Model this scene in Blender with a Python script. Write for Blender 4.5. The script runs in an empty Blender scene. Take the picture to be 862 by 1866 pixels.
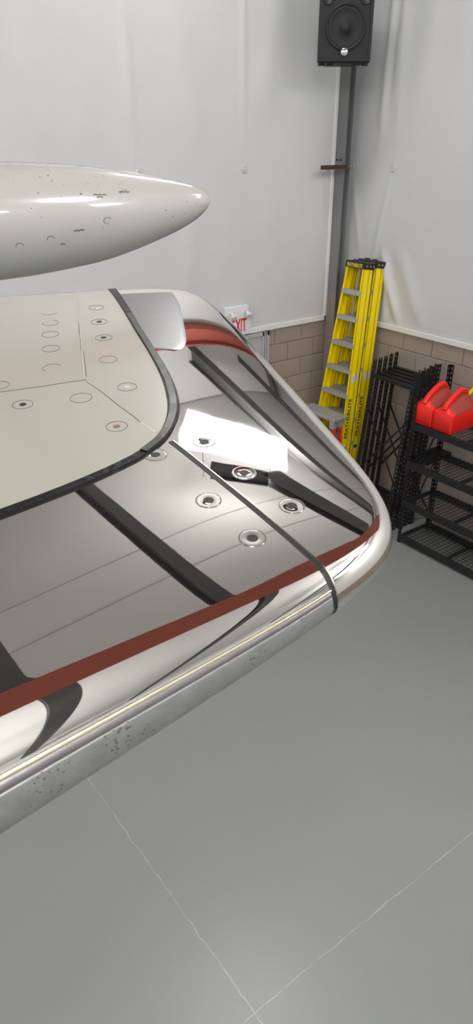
import bpy, bmesh, math, random
import numpy as np
from mathutils import Vector, Matrix

random.seed(7)
rng = np.random.default_rng(7)
scene = bpy.context.scene
col = scene.collection

# ------------------------------------------------------------------ camera
H = 4.0                                   # eye height above the hangar floor
FPX = 1300.0                              # focal length for an 862 x 1866 frame
PITCH = math.atan(683 / FPX)
F = np.array([.6, .8, 0.]); R = np.array([.8, -.6, 0.]); Z = np.array([0, 0, 1.])
FW = F * math.cos(PITCH) - Z * math.sin(PITCH)
UP = F * math.sin(PITCH) + Z * math.cos(PITCH)
CAM = np.array([0, 0, H])
cd = bpy.data.cameras.new('camera'); cam = bpy.data.objects.new('camera', cd); col.objects.link(cam)
cd.sensor_fit = 'VERTICAL'; cd.sensor_height = 36.0; cd.lens = FPX / 1866 * 36
cd.clip_start = .02; cd.clip_end = 100
cam.matrix_world = Matrix(((R[0], UP[0], -FW[0], 0), (R[1], UP[1], -FW[1], 0), (R[2], UP[2], -FW[2], H), (0, 0, 0, 1)))
scene.camera = cam

# ------------------------------------------------------------------ world, exposure
world = bpy.data.worlds.new('world'); scene.world = world; world.use_nodes = True
world.node_tree.nodes['Background'].inputs[0].default_value = (.8, .9, 1, 1)
world.node_tree.nodes['Background'].inputs[1].default_value = 2.5
vs = scene.view_settings
vs.view_transform = 'Standard'; vs.look = 'None'; vs.gamma = 1.0; vs.use_curve_mapping = False
vs.exposure = 0.28
LIGHT = 26.0                               # emission of the high-bay diffusers
CEIL = 7.95
# high-bay fixtures: x, y; most are unseen, added to light the hangar
BAYS = [(-5.5, -4.5), (-1.0, -4.5), (5.1, -3.95), (-5.5, -1.3), (-.9, -1.3), (4.0, -1.2), (-5.5, 4.0), (-3.6, 1.9), (3.6, 4.45)]

# ------------------------------------------------------------------ helpers
def ray(x, y): return R * (x - 431) + UP * (933 - y) + FW * FPX
def at(x, y, axis, val):
    d = ray(x, y); return CAM + d * (val - CAM[axis]) / d[axis]

def tag(o, label=None, cat=None, group=None, kind=None):
    if label: o['label'] = label
    if cat: o['category'] = cat
    if group: o['group'] = group
    if kind: o['kind'] = kind
    return o

def empty(name, loc=(0, 0, 0), label=None, cat=None, group=None, kind=None):
    o = bpy.data.objects.new(name, None); col.objects.link(o); o.location = loc
    o.empty_display_size = .1
    return tag(o, label, cat, group, kind)

def link(name, me, mat, parent=None):
    o = bpy.data.objects.new(name, me); col.objects.link(o)
    if mat and not me.materials: me.materials.append(mat)
    if parent: o.parent = parent
    return o

def copy_tree(o, parent=None):
    c = o.copy(); col.objects.link(c); c.parent = parent
    for ch in o.children: copy_tree(ch, c)
    return c

class MB:
    """collects boxes, bars, tubes and sheets into one mesh"""
    def __init__(s): s.v = []; s.f = []
    def add(s, vs_, fs):
        n = len(s.v); s.v += [tuple(map(float, p)) for p in vs_]; s.f += [tuple(i + n for i in q) for q in fs]; return s
    def box(s, a, b):
        x0, y0, z0 = a; x1, y1, z1 = b
        return s.add([(x0,y0,z0),(x1,y0,z0),(x1,y1,z0),(x0,y1,z0),(x0,y0,z1),(x1,y0,z1),(x1,y1,z1),(x0,y1,z1)],
                     [(3,2,1,0),(4,5,6,7),(0,1,5,4),(1,2,6,5),(2,3,7,6),(3,0,4,7)])
    def bar(s, p, q, w, h, upv=(0, 0, 1)):
        p = np.array(p, float); q = np.array(q, float); t = q - p; t /= np.linalg.norm(t)
        a = np.cross(np.array(upv, float), t); a /= np.linalg.norm(a); b = np.cross(t, a)
        vs_ = []
        for e in (p, q):
            for i, j in ((-1,-1),(1,-1),(1,1),(-1,1)): vs_.append(e + a * i * w / 2 + b * j * h / 2)
        return s.add(vs_, [(3,2,1,0),(4,5,6,7),(0,1,5,4),(1,2,6,5),(2,3,7,6),(3,0,4,7)])
    def tube(s, pts, r, n=10, cap=True):
        pts = [np.array(p, float) for p in pts]; rs = r if hasattr(r, '__len__') else [r] * len(pts)
        vs_ = []; fs = []; a = None
        for i, p in enumerate(pts):
            t = pts[min(i+1, len(pts)-1)] - pts[max(i-1, 0)]; t = t / (np.linalg.norm(t) + 1e-12)
            if a is None:
                a = np.cross(t, (0, 0, 1) if abs(t[2]) < .9 else (1, 0, 0))
            a = a - t * (a @ t); a /= np.linalg.norm(a); b = np.cross(t, a)
            for k in range(n):
                th = 2 * math.pi * k / n; vs_.append(p + (a * math.cos(th) + b * math.sin(th)) * rs[i])
        for i in range(len(pts) - 1):
            for k in range(n):
                k2 = (k + 1) % n; fs.append((i*n+k, i*n+k2, (i+1)*n+k2, (i+1)*n+k))
        if cap:
            fs.append(tuple(reversed(range(n)))); fs.append(tuple((len(pts)-1)*n + k for k in range(n)))
        return s.add(vs_, fs)
    def prism(s, poly, axis, a, b):
        """extrude a polygon given in the two other axes along axis"""
        def mk(p, e):
            l = list(p); l.insert(axis, e); return l
        n = len(poly)
        vs_ = [mk(p, a) for p in poly] + [mk(p, b) for p in poly]
        fs = [tuple(reversed(range(n))), tuple(range(n, 2*n))] + [(i, (i+1) % n, n + (i+1) % n, n + i) for i in range(n)]
        return s.add(vs_, fs)
    def grid(s, P):
        P = np.asarray(P); a, b = P.shape[:2]
        return s.add(P.reshape(-1, 3), [(i*b+j, i*b+j+1, (i+1)*b+j+1, (i+1)*b+j) for i in range(a-1) for j in range(b-1)])
    def build(s, name, mat, parent=None, bevel=0, seg=2, smooth=False, base=None, recalc=True):
        v = s.v
        if base is None and parent is not None: base = tuple(parent.location)
        if base is not None: v = [(x - base[0], y - base[1], z - base[2]) for x, y, z in v]
        me = bpy.data.meshes.new(name); me.from_pydata(v, [], s.f)
        if bevel or recalc:
            bm = bmesh.new(); bm.from_mesh(me)
            if recalc: bmesh.ops.recalc_face_normals(bm, faces=bm.faces)
            if bevel:
                bmesh.ops.bevel(bm, geom=[e for e in bm.edges if len(e.link_faces) == 2 and e.calc_face_angle() > .5],
                                offset=bevel, segments=seg, affect='EDGES', profile=.5, clamp_overlap=True)
            bm.to_mesh(me); bm.free()
        if smooth: me.polygons.foreach_set('use_smooth', [True] * len(me.polygons))
        me.update()
        o = link(name, me, mat, parent)
        return o

def text_mesh(name, txt, size, extrude, mat, parent, M, width=None, bold=0.0):
    cu = bpy.data.curves.new(name + '_c', 'FONT'); cu.body = txt; cu.size = size; cu.extrude = extrude; cu.offset = bold
    cu.align_x = 'CENTER'; cu.align_y = 'CENTER'; cu.resolution_u = 3
    t = bpy.data.objects.new('tmp', cu); col.objects.link(t)
    dg = bpy.context.evaluated_depsgraph_get(); dg.update()
    me = bpy.data.meshes.new_from_object(t.evaluated_get(dg)); me.name = name
    bpy.data.objects.remove(t); bpy.data.curves.remove(cu)
    xs = [v.co.x for v in me.vertices]; ys = [v.co.y for v in me.vertices]
    cx = (max(xs) + min(xs)) / 2; cy = (max(ys) + min(ys)) / 2; sx = (width / (max(xs) - min(xs))) if width else 1
    for v in me.vertices: v.co = M @ Vector(((v.co.x - cx) * sx, v.co.y - cy, v.co.z))
    me.materials.clear()
    return link(name, me, mat, parent)

# ------------------------------------------------------------------ materials
def mat(name, color, rough=.5, metal=0., noise=0., nscale=8., bump=0., bscale=60., coat=0., spec=.5, rnoise=0., stretch=None):
    m = bpy.data.materials.new(name); m.use_nodes = True
    nt = m.node_tree; b = nt.nodes['Principled BSDF']
    b.inputs['Base Color'].default_value = (*color, 1); b.inputs['Roughness'].default_value = rough
    b.inputs['Metallic'].default_value = metal; b.inputs['Coat Weight'].default_value = coat
    b.inputs['Coat Roughness'].default_value = .04; b.inputs['Specular IOR Level'].default_value = spec
    tc = nt.nodes.new('ShaderNodeTexCoord'); src = tc.outputs['Object']
    if stretch:
        mp = nt.nodes.new('ShaderNodeMapping'); mp.inputs['Scale'].default_value = stretch
        nt.links.new(src, mp.inputs[0]); src = mp.outputs[0]
    if noise or rnoise:
        n = nt.nodes.new('ShaderNodeTexNoise'); n.inputs['Scale'].default_value = nscale; n.inputs['Detail'].default_value = 6
        n.inputs['Roughness'].default_value = .6; nt.links.new(src, n.inputs['Vector'])
        if noise:
            r = nt.nodes.new('ShaderNodeMix'); r.data_type = 'RGBA'
            r.inputs['A'].default_value = (*[c * (1 - noise) for c in color], 1)
            r.inputs['B'].default_value = (*[min(1, c * (1 + noise)) for c in color], 1)
            nt.links.new(n.outputs[0], r.inputs['Factor']); nt.links.new(r.outputs['Result'], b.inputs['Base Color'])
        if rnoise:
            q = nt.nodes.new('ShaderNodeMapRange'); q.inputs['From Min'].default_value = .3; q.inputs['From Max'].default_value = .7
            q.inputs['To Min'].default_value = max(0, rough - rnoise); q.inputs['To Max'].default_value = rough + rnoise
            nt.links.new(n.outputs[0], q.inputs['Value']); nt.links.new(q.outputs[0], b.inputs['Roughness'])
    if bump:
        n2 = nt.nodes.new('ShaderNodeTexNoise'); n2.inputs['Scale'].default_value = bscale; n2.inputs['Detail'].default_value = 4
        nt.links.new(src, n2.inputs['Vector'])
        bp = nt.nodes.new('ShaderNodeBump'); bp.inputs['Strength'].default_value = bump; bp.inputs['Distance'].default_value = .01
        nt.links.new(n2.outputs[0], bp.inputs['Height']); nt.links.new(bp.outputs[0], b.inputs['Normal'])
    return m

def speckle(m, color, scale, thresh, amount=1.0):
    """small dark flecks with a shape of their own, over the material's colour"""
    nt = m.node_tree; b = nt.nodes['Principled BSDF']; inp = b.inputs['Base Color']
    tc = nt.nodes.new('ShaderNodeTexCoord'); vo = nt.nodes.new('ShaderNodeTexVoronoi'); vo.inputs['Scale'].default_value = scale
    nt.links.new(tc.outputs['Object'], vo.inputs['Vector'])
    no = nt.nodes.new('ShaderNodeTexNoise'); no.inputs['Scale'].default_value = scale * .12; nt.links.new(tc.outputs['Object'], no.inputs['Vector'])
    sub = nt.nodes.new('ShaderNodeMath'); sub.operation = 'MULTIPLY_ADD'; nt.links.new(no.outputs[0], sub.inputs[0]); sub.inputs[1].default_value = -.9; 
    add = nt.nodes.new('ShaderNodeMath'); add.operation = 'ADD'; add.inputs[1].default_value = .45
    nt.links.new(vo.outputs['Distance'], sub.inputs[2]); nt.links.new(sub.outputs[0], add.inputs[0])
    lt = nt.nodes.new('ShaderNodeMath'); lt.operation = 'LESS_THAN'; lt.inputs[1].default_value = thresh; nt.links.new(add.outputs[0], lt.inputs[0])
    mu = nt.nodes.new('ShaderNodeMath'); mu.operation = 'MULTIPLY'; mu.inputs[1].default_value = amount; nt.links.new(lt.outputs[0], mu.inputs[0])
    mx = nt.nodes.new('ShaderNodeMix'); mx.data_type = 'RGBA'; nt.links.new(mu.outputs[0], mx.inputs['Factor'])
    if inp.links: nt.links.new(inp.links[0].from_socket, mx.inputs['A'])
    else: mx.inputs['A'].default_value = inp.default_value
    mx.inputs['B'].default_value = (*color, 1)
    nt.links.new(mx.outputs['Result'], inp)
    return m

M = {}
M['liner'] = mat('white_liner', (.59, .595, .60), .55, noise=.03, nscale=1.5, bump=.06, bscale=25)
M['liner_wall'] = mat('white_wall_liner', (.59, .595, .60), .5, noise=.03, nscale=1.5, bump=.08, bscale=14)
M['batten'] = mat('white_batten', (.72, .72, .70), .4)
M['block'] = mat('taupe_block_paint', (.33, .27, .23), .55, noise=.1, nscale=5, bump=.25, bscale=90)
M['mortar'] = mat('taupe_joint', (.29, .235, .20), .7, bump=.2, bscale=120)
M['washer'] = mat('washer_grey', (.54, .54, .54), .5)
M['column'] = mat('column_grey', (.19, .192, .195), .5, noise=.1, nscale=5)
M['seam'] = mat('grey_seam', (.36, .36, .36), .6)
M['steel'] = mat('grey_steel', (.10, .102, .105), .5, noise=.12, nscale=6)
M['taupe_steel'] = mat('taupe_steel', (.24, .2, .175), .5)
M['red_iron'] = mat('red_iron', (.40, .10, .075), .55, noise=.1, nscale=10)
M['bracket'] = mat('bracket_brown', (.07, .03, .022), .55)
M['black_plastic'] = mat('black_plastic', (.004, .004, .0045), .6, bump=.1, bscale=300)
M['black_cone'] = mat('black_cone', (.008, .008, .009), .7)
M['grille'] = mat('grille', (.02, .02, .022), .55, bump=.5, bscale=700)
M['chrome'] = mat('chrome', (.75, .75, .75), .12, 1)
M['yellow'] = mat('yellow_fibreglass', (.95, .72, .0), .42, noise=.06, nscale=14)
M['alu'] = mat('aluminium', (.50, .50, .49), .42, .6, noise=.1, nscale=20)
M['cap_black'] = mat('cap_black', (.013, .013, .014), .5)
M['print_yellow'] = mat('print_yellow', (.65, .56, .06), .5)
M['print_black'] = mat('print_black', (.02, .02, .02), .5)
M['sticker'] = mat('sticker_white', (.62, .62, .58), .5)
M['rack'] = mat('black_powder_coat', (.011, .0115, .013), .42, noise=.2, nscale=20)
M['wire'] = mat('dark_wire', (.05, .05, .052), .35, .4)
M['red_plastic'] = mat('red_plastic', (.9, .018, .01), .38, noise=.1, nscale=9, bump=.05, bscale=80)
M['dusty_red'] = mat('dusty_red', (.36, .055, .04), .7, noise=.3, nscale=25)
M['red_ladder'] = mat('red_fibreglass', (.55, .04, .02), .45)
M['door'] = mat('grey_door', (.42, .42, .41), .45)
M['sign'] = mat('sign_white', (.72, .73, .74), .4)
M['exit_red'] = mat('exit_red', (.72, .03, .04), .5)
M['lamp_glass'] = mat('lamp_glass', (.7, .68, .58), .12, .3)
M['metal'] = mat('polished_aluminium', (.88, .84, .78), .018, 1, rnoise=.012, nscale=14, bump=.0035, bscale=9)
M['lower'] = speckle(mat('weathered_aluminium', (.30, .303, .295), .42, .55, noise=.3, nscale=70), (.10, .10, .095), 230, .17, .7)
M['paint'] = speckle(mat('cream_paint', (.35, .34, .292), .22, noise=.015, nscale=6, coat=.5), (.35, .33, .28), 60, .02, .5)
M['fairing'] = speckle(mat('white_fairing_paint', (.45, .445, .415), .2, noise=.02, nscale=4, coat=.5), (.16, .15, .13), 55, .05, .7)
M['grey_patch'] = mat('matte_grey_metal', (.25, .25, .255), .3, 1, noise=.1, nscale=60)
M['seal'] = mat('dark_sealant', (.008, .008, .007), .4, noise=.4, nscale=30, bump=.15, bscale=120, spec=.25)
M['seal_edge'] = mat('olive_sealant', (.03, .032, .02), .3, noise=.3, nscale=40, bump=.08, bscale=60)
M['groove'] = mat('groove_dark', (.012, .012, .012), .5)
M['lip'] = mat('lip_metal', (.5, .48, .42), .25, 1)
M['screw'] = mat('screw_steel', (.45, .43, .4), .3, 1)
M['crack'] = mat('paint_crack', (.07, .068, .055), .6)
M['ring_grey'] = mat('ring_grey', (.2, .19, .175), .4, .5)
M['glint_gold'] = mat('lamp_glint_gold', (.95, .9, .66), .32, 1)  # gold colour stands in for the glint of a lamp
M['rim_dark'] = mat('dark_rim', (.3, .27, .28), .35, .8, noise=.2, nscale=60)
M['recess'] = mat('recess_dark', (.02, .018, .015), .5)
M['rust'] = mat('rusty_screw', (.2, .11, .05), .6)
M['chalk'] = mat('paint_ridge', (.41, .40, .35), .5)

def floor_material():
    m = mat('grey_epoxy_floor', (.265, .275, .264), .34, noise=.05, nscale=.8, bump=.05, bscale=40, rnoise=.05)
    nt = m.node_tree; b = nt.nodes['Principled BSDF']
    geo = nt.nodes.new('ShaderNodeNewGeometry'); sep = nt.nodes.new('ShaderNodeSeparateXYZ')
    no = nt.nodes.new('ShaderNodeTexNoise'); no.inputs['Scale'].default_value = 6; no.inputs['Detail'].default_value = 8
    nt.links.new(geo.outputs['Position'], no.inputs['Vector'])
    nt.links.new(geo.outputs['Position'], sep.inputs[0])
    def math_(op, a, b_=None, c=None):
        n = nt.nodes.new('ShaderNodeMath'); n.operation = op
        for i, x in enumerate((a, b_, c)):
            if x is None: continue
            if isinstance(x, (int, float)): n.inputs[i].default_value = x
            else: nt.links.new(x, n.inputs[i])
        return n.outputs[0]
    wob = math_('MULTIPLY', math_('SUBTRACT', no.outputs[0], .5), .045)
    def line(axis, pos):
        d = math_('ABSOLUTE', math_('ADD', math_('SUBTRACT', sep.outputs[axis], pos), wob))
        wide = math_('LESS_THAN', d, .0038)
        return wide
    both = math_('MAXIMUM', line('X', 1.31), line('Y', 1.59))
    n3 = nt.nodes.new('ShaderNodeTexNoise'); n3.inputs['Scale'].default_value = 9; n3.inputs['Detail'].default_value = 3
    nt.links.new(geo.outputs['Position'], n3.inputs['Vector'])
    gate = math_('MULTIPLY', both, math_('MULTIPLY_ADD', n3.outputs[0], 2.2, -.62)); 
    cl = nt.nodes.new('ShaderNodeClamp'); nt.links.new(gate, cl.inputs[0])
    mx = nt.nodes.new('ShaderNodeMix'); mx.data_type = 'RGBA'
    nt.links.new(cl.outputs[0], mx.inputs['Factor'])
    nt.links.new(b.inputs['Base Color'].links[0].from_socket, mx.inputs['A']); mx.inputs['B'].default_value = (.42, .43, .42, 1)
    nt.links.new(mx.outputs['Result'], b.inputs['Base Color'])
    speckle(m, (.22, .22, .21), 22, .012, .35)
    return m
M['floor'] = floor_material()

def emission(name, color, s):
    m = bpy.data.materials.new(name); m.use_nodes = True; nt = m.node_tree; nt.nodes.clear()
    e = nt.nodes.new('ShaderNodeEmission'); o = nt.nodes.new('ShaderNodeOutputMaterial')
    e.inputs[0].default_value = (*color, 1); e.inputs[1].default_value = s; nt.links.new(e.outputs[0], o.inputs[0]); return m
M['led'] = emission('led_diffuser', (1, .99, .97), LIGHT)

# ------------------------------------------------------------------ room shell
WX = WY = 6.24; X0 = Y0 = -8.0; BAT = 2.11
tag(MB().box((X0-.2, Y0-.2, -.2), (WX+.3, WY+.3, 0)).build('floor', M['floor']), kind='structure')

def fold(t, w): return np.exp(-(t / w) ** 2)

def wall(name, axis):
    """axis 0: plane x = WX (runs along y); axis 1: plane y = WY (runs along x)"""
    P = WX if axis == 0 else WY
    def pt(s, d, z): return (P - d, s, z) if axis == 0 else (s, P - d, z)     # d: out from the wall into the room
    w = MB()
    w.box(pt(X0-.2, -.2, 0), pt(WX+.2, -.012, CEIL))
    root = tag(w.build(name, M['mortar']), kind='structure')
    # liner: pinned, wrinkled sheet in front of the slab
    s = np.arange(.6, 6.2401, .028); z = np.arange(BAT, CEIL + .001, .03)
    S, ZZ = np.meshgrid(s, z, indexing='ij'); d = np.full_like(S, .012)
    def n2(a, b, ph): return np.sin(S * a + ph) * np.sin(ZZ * b + ph * 1.7)
    d += .004 * n2(2.1, .6, .4) + .003 * n2(4.7, 1.1, 1.3) + .0016 * n2(9, 2.3, 2.1) + .0008 * n2(21, 5, .2)
    def line(s0, z0, s1, z1, wd, h, side=0):
        vx, vz = s1 - s0, z1 - z0; L = math.hypot(vx, vz); tx, tz = vx / L, vz / L
        a = (S - s0) * tx + (ZZ - z0) * tz; b = (S - s0) * tz - (ZZ - z0) * tx
        end = np.clip(np.minimum(a, L - a) / (.25 * L), 0, 1)
        return h * end * np.exp(-(b / wd) ** 2)
    if axis == 0:
        d += line(5.68, 6.6, 5.82, 3.75, .05, .035) + line(5.50, 6.6, 5.70, 4.2, .10, .03) - line(5.60, 6.6, 5.76, 4.0, .04, .02)
        d += line(5.1, 6.9, 5.4, 3.8, .16, .02) + line(4.6, 6.4, 4.9, 4.4, .2, .02) + line(4.2, 5.4, 4.5, 2.6, .22, .015)
        d += line(5.595, 3.74, 5.80, 2.7, .018, .014) + line(6.19, 3.72, 5.95, 2.75, .03, .012)
        d += line(5.66, 2.95, 5.30, 2.1, .045, .04) + line(5.55, 2.8, 5.52, 2.05, .035, .025) + line(5.45, 3.0, 4.95, 2.12, .09, .02)
        d += line(5.597, 3.74, 5.597, 5.5, .02, .005)
    else:
        d += line(4.76, 3.72, 4.74, 6.9, .022, .014) + line(3.55, 3.3, 3.48, 5.2, .03, .012) + line(3.56, 4.1, 3.52, 5.1, .018, .012)
        d += line(2.75, 5.4, 3.2, 3.4, .12, .02) + line(2.5, 4.9, 2.9, 3.3, .1, .02) + line(4.3, 3.72, 3.9, 5.2, .12, .012)
        d += line(2.2, 3.6, 2.6, 2.4, .1, .02) + line(3.0, 3.3, 3.3, 2.3, .1, .02) + line(4.2, 3.5, 4.0, 2.4, .12, .015) + line(5.2, 5.6, 5.0, 4.1, .15, .02)
        d += line(4.9, 3.5, 5.5, 2.2, .12, .012)
    # sheet is held at the girt line
    d = .012 + (d - .012) * np.clip(.25 + np.abs(ZZ - 3.72) / .5, .25, 1)
    d = np.maximum(d, .006)
    G = np.stack([P - d, S, ZZ], -1) if axis == 0 else np.stack([S, P - d, ZZ], -1)
    link_ = MB().grid(G)
    link_.build('liner', M['liner_wall'], root, smooth=True, base=(0, 0, 0))
    MB().box(pt(X0, -.012, BAT), pt(.6, .012, CEIL)).build('liner', M['liner'], root, base=(0, 0, 0))
    # batten along the foot of the liner
    end = 5.985 if axis == 1 else 6.22
    MB().box(pt(X0, 0, BAT-.028), pt(end, .03, BAT+.028)).build('batten', M['batten'], root, bevel=.004, base=(0, 0, 0))
    if axis == 1:
        MB().box(pt(5.955, .0, BAT-.028), pt(5.99, .03, CEIL-.1)).build('batten', M['batten'], root, bevel=.004, base=(0, 0, 0))
    # insulation washers
    me = None
    for sv in ([2.39, 3.582, 4.769, 5.9] if axis == 1 else [6.19, 5.597, 4.41, 3.2]):
        if me is None:
            wm = MB(); c = pt(0, .0, 0); n_ = np.array(pt(0, 1, 0)) - np.array(pt(0, 0, 0))
            wm.tube([np.array((0., 0, 0)), n_ * .008], [.042, .036], 16)
            wm.tube([n_ * .006, n_ * .016], [.012, .010], 8)
            o = wm.build('washer', M['washer'], root, base=(0, 0, 0)); me = o.data
        else: o = link('washer', me, None, root)
        o.location = pt(sv, .014, 3.72)
    # concrete blocks
    bl = None
    hb, lb, g = .2105, .405, .008
    spans = [(5.125, 6.24), (2.0, 4.08)] if axis == 1 else [(2.2, 6.24)]
    for a, b in spans:
        for k in range(10):
            s1 = b - (lb / 2 if k % 2 else 0)
            edges = [b]
            while s1 > a + .02:
                if s1 < b: edges.append(s1)
                s1 -= lb
            edges.append(a)
            for e1, e0 in zip(edges, edges[1:]):
                if e1 - e0 < .05: continue
                full = abs(e1 - e0 - lb) < .002
                zc = k * hb
                if full and bl is not None: o = link('block', bl, None, root)
                else:
                    mb = MB().box(*[tuple(np.array(q)) for q in (pt(-(e1-e0)/2 + g/2, -.012, g/2), pt((e1-e0)/2 - g/2, .0, hb - g/2))]) if False else MB()
                    q0 = np.array(pt(-(e1-e0)/2 + g/2, -.013, g/2)) ; q1 = np.array(pt((e1-e0)/2 - g/2, -.001, hb - g/2))
                    off = np.array(pt(0, 0, 0)); q0 -= off; q1 -= off
                    mb.box(q0, q1); o = mb.build('block', M['block'], root, bevel=.004, seg=1, base=(0, 0, 0))
                    if full: bl = o.data
                o.location = pt((e0 + e1) / 2, random.uniform(0, .0012), zc)
    return root

wall('wall_left', 1)
wall('wall_right', 0)
tag(MB().box((X0-.2, Y0, 0), (X0, WY, CEIL)).build('wall_front', M['liner']), kind='structure')
tag(MB().box((X0-.2, Y0-.2, 0), (WX+.2, Y0, CEIL)).build('wall_back', M['liner']), kind='structure')
tag(MB().box((X0-.2, Y0-.2, CEIL), (WX+.2, WY+.2, CEIL+.2)).build('ceiling', M['liner']), kind='structure')

# ------------------------------------------------------------------ roof steel and lights
def ibeam(name, p, q, depth, width, m, label, group=None, tf=.016):
    p = np.array(p, float); q = np.array(q, float); mid = (p + q) / 2
    root = empty(name, tuple(mid), label, 'beam', group)
    dz = np.array([0, 0, depth / 2])
    MB().bar(p + dz, q + dz, width, tf).build('top_flange', m, root)
    MB().bar(p - dz, q - dz, width, tf).build('bottom_flange', m, root)
    MB().bar(p, q, .012, depth).build('web', m, root)
    return root
gr = empty('roof_girder', (0, .93, 6.75), 'wide red primed box girder overhead, mirrored along the polished leading edge', 'beam')
MB().box((X0, .06, 6.75), (WX - .02, 1.72, 6.78)).build('bottom_plate', M['red_iron'], gr)
MB().box((X0, .12, 6.78), (WX - .02, .16, 7.02)).build('side_plate', M['red_iron'], gr)
MB().box((X0, 1.62, 6.78), (WX - .02, 1.66, 7.02)).build('side_plate', M['red_iron'], gr)
MB().box((X0, .06, 7.02), (WX - .02, 1.72, 7.05)).build('top_plate', M['red_iron'], gr)
ibeam('eave_strut', (X0, 6.12, 6.9), (WX - .02, 6.12, 6.9), .22, .18, M['red_iron'], 'red primed eave strut at the top of the white lined wall')
RAFT = [(.42, 7.2, .25, .2, 'dark roof rafter mirrored at the left end of the leading edge'), (1.82, 7.22, .18, .10, 'dark roof rafter mirrored in the metal beside the cream panel'),
        (4.3, 7.24, .2, .13, 'dark roof rafter mirrored along the tip of the wing'), (5.25, 7.3, .1, .03, 'thin dark roof rafter closest to the right wall'),
        (-2.4, 7.2, .25, .16, 'dark roof rafter above the inner end of the wing'), (-4.9, 7.2, .25, .16, 'dark roof rafter at the far side of the hangar')]
for x, z, dp, wd_, lb_ in RAFT:
    ibeam('roof_rafter', (x, -7.9, z), (x, 6.2, z), dp, wd_, M['steel'], lb_, 'dark roof rafters')
ibeam('roof_rafter', (3.62, 1.5, 7.26), (3.5, 3.75, 7.26), .16, .26, M['steel'], 'short dark roof rafter ending at the angled light', 'dark roof rafters')
ibeam('roof_brace', (3.42, 3.7, 7.26), (2.98, 4.12, 7.26), .16, .16, M['steel'], 'short dark brace beside the angled light')
for y in (3.2, 3.85):
    MB().box((X0, y - .006, CEIL - .006), (WX, y + .006, CEIL)).build('liner_seam', M['seam'], bpy.data.objects['ceiling'], base=(0, 0, 0))


LIGHT_LABELS = ['added high bay light in the far corner behind the photographer', 'added high bay light nearest the middle of the back wall', 'high bay light nearest the right wall',
    'added high bay light along the far side wall', 'added high bay light overhead behind the wing', 'added high bay light above the shelving side of the hangar', 'added high bay light at the far end of the white lined wall',
    'added high bay light above the tapered white fairing', 'high bay light turned at an angle, mirrored in the polished wing skin']
def bay(x, y, label, rz=0., dh=.42):
    z = 7.16 - (dh - .14)
    root = empty('ceiling_light', (x, y, z), label, 'light', 'high bay lights under the roof')
    MB().box((-.60, -.22, dh), (.60, .22, dh + .05)).build('housing', M['batten'], root, bevel=.008, base=(0, 0, 0))
    MB().box((-.60, -.27, 0), (.60, .27, dh)).build('diffuser', M['led'], root, bevel=.006, base=(0, 0, 0))
    for sx in (-.5, .5):
        MB().tube([(sx * .8, 0, dh + .05), (sx * .8, 0, CEIL - z)], .004, 6).build('hanger', M['steel'], root, base=(0, 0, 0))
    root.rotation_euler = (0, 0, rz)
for i, (x, y) in enumerate(BAYS):
    bay(x, y, LIGHT_LABELS[i], *((math.radians(-46), .14) if i == 8 else (0., .42)))  # every lamp but the angled one has a taller diffuser, for more sideways light

# ------------------------------------------------------------------ corner column
colr = empty('steel_column', (6.09, 6.14, 0), 'dark grey steel column in the corner between the white lined walls', 'column')
for nm, z0, z1, m in (('column_shaft', 2.42, CEIL, M['column']), ('painted_foot', 0, 2.42, M['taupe_steel'])):
    s = MB()
    s.box((5.993, 6.085, z0), (6.005, 6.225, z1)); s.box((6.085, 6.085, z0), (6.097, 6.225, z1)); s.box((6.005, 6.15, z0), (6.085, 6.162, z1))
    s.build(nm, m, colr)
for dy in (0, .055):
    MB().tube([(5.993, 6.13+dy, 3.785), (5.981, 6.13+dy, 3.785)], .011, 8).build('bolt', M['bracket'], colr)
br = empty('steel_bracket', (5.84, 6.10, 3.69), 'short rust brown angle iron bracket sticking out from the dark steel column', 'bracket')
MB().box((5.66, 6.075, 3.70), (6.02, 6.083, 3.74)).build('upright_leg', M['bracket'], br)
MB().box((5.66, 6.0, 3.70), (6.02, 6.083, 3.707)).build('bottom_leg', M['bracket'], br)

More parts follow.
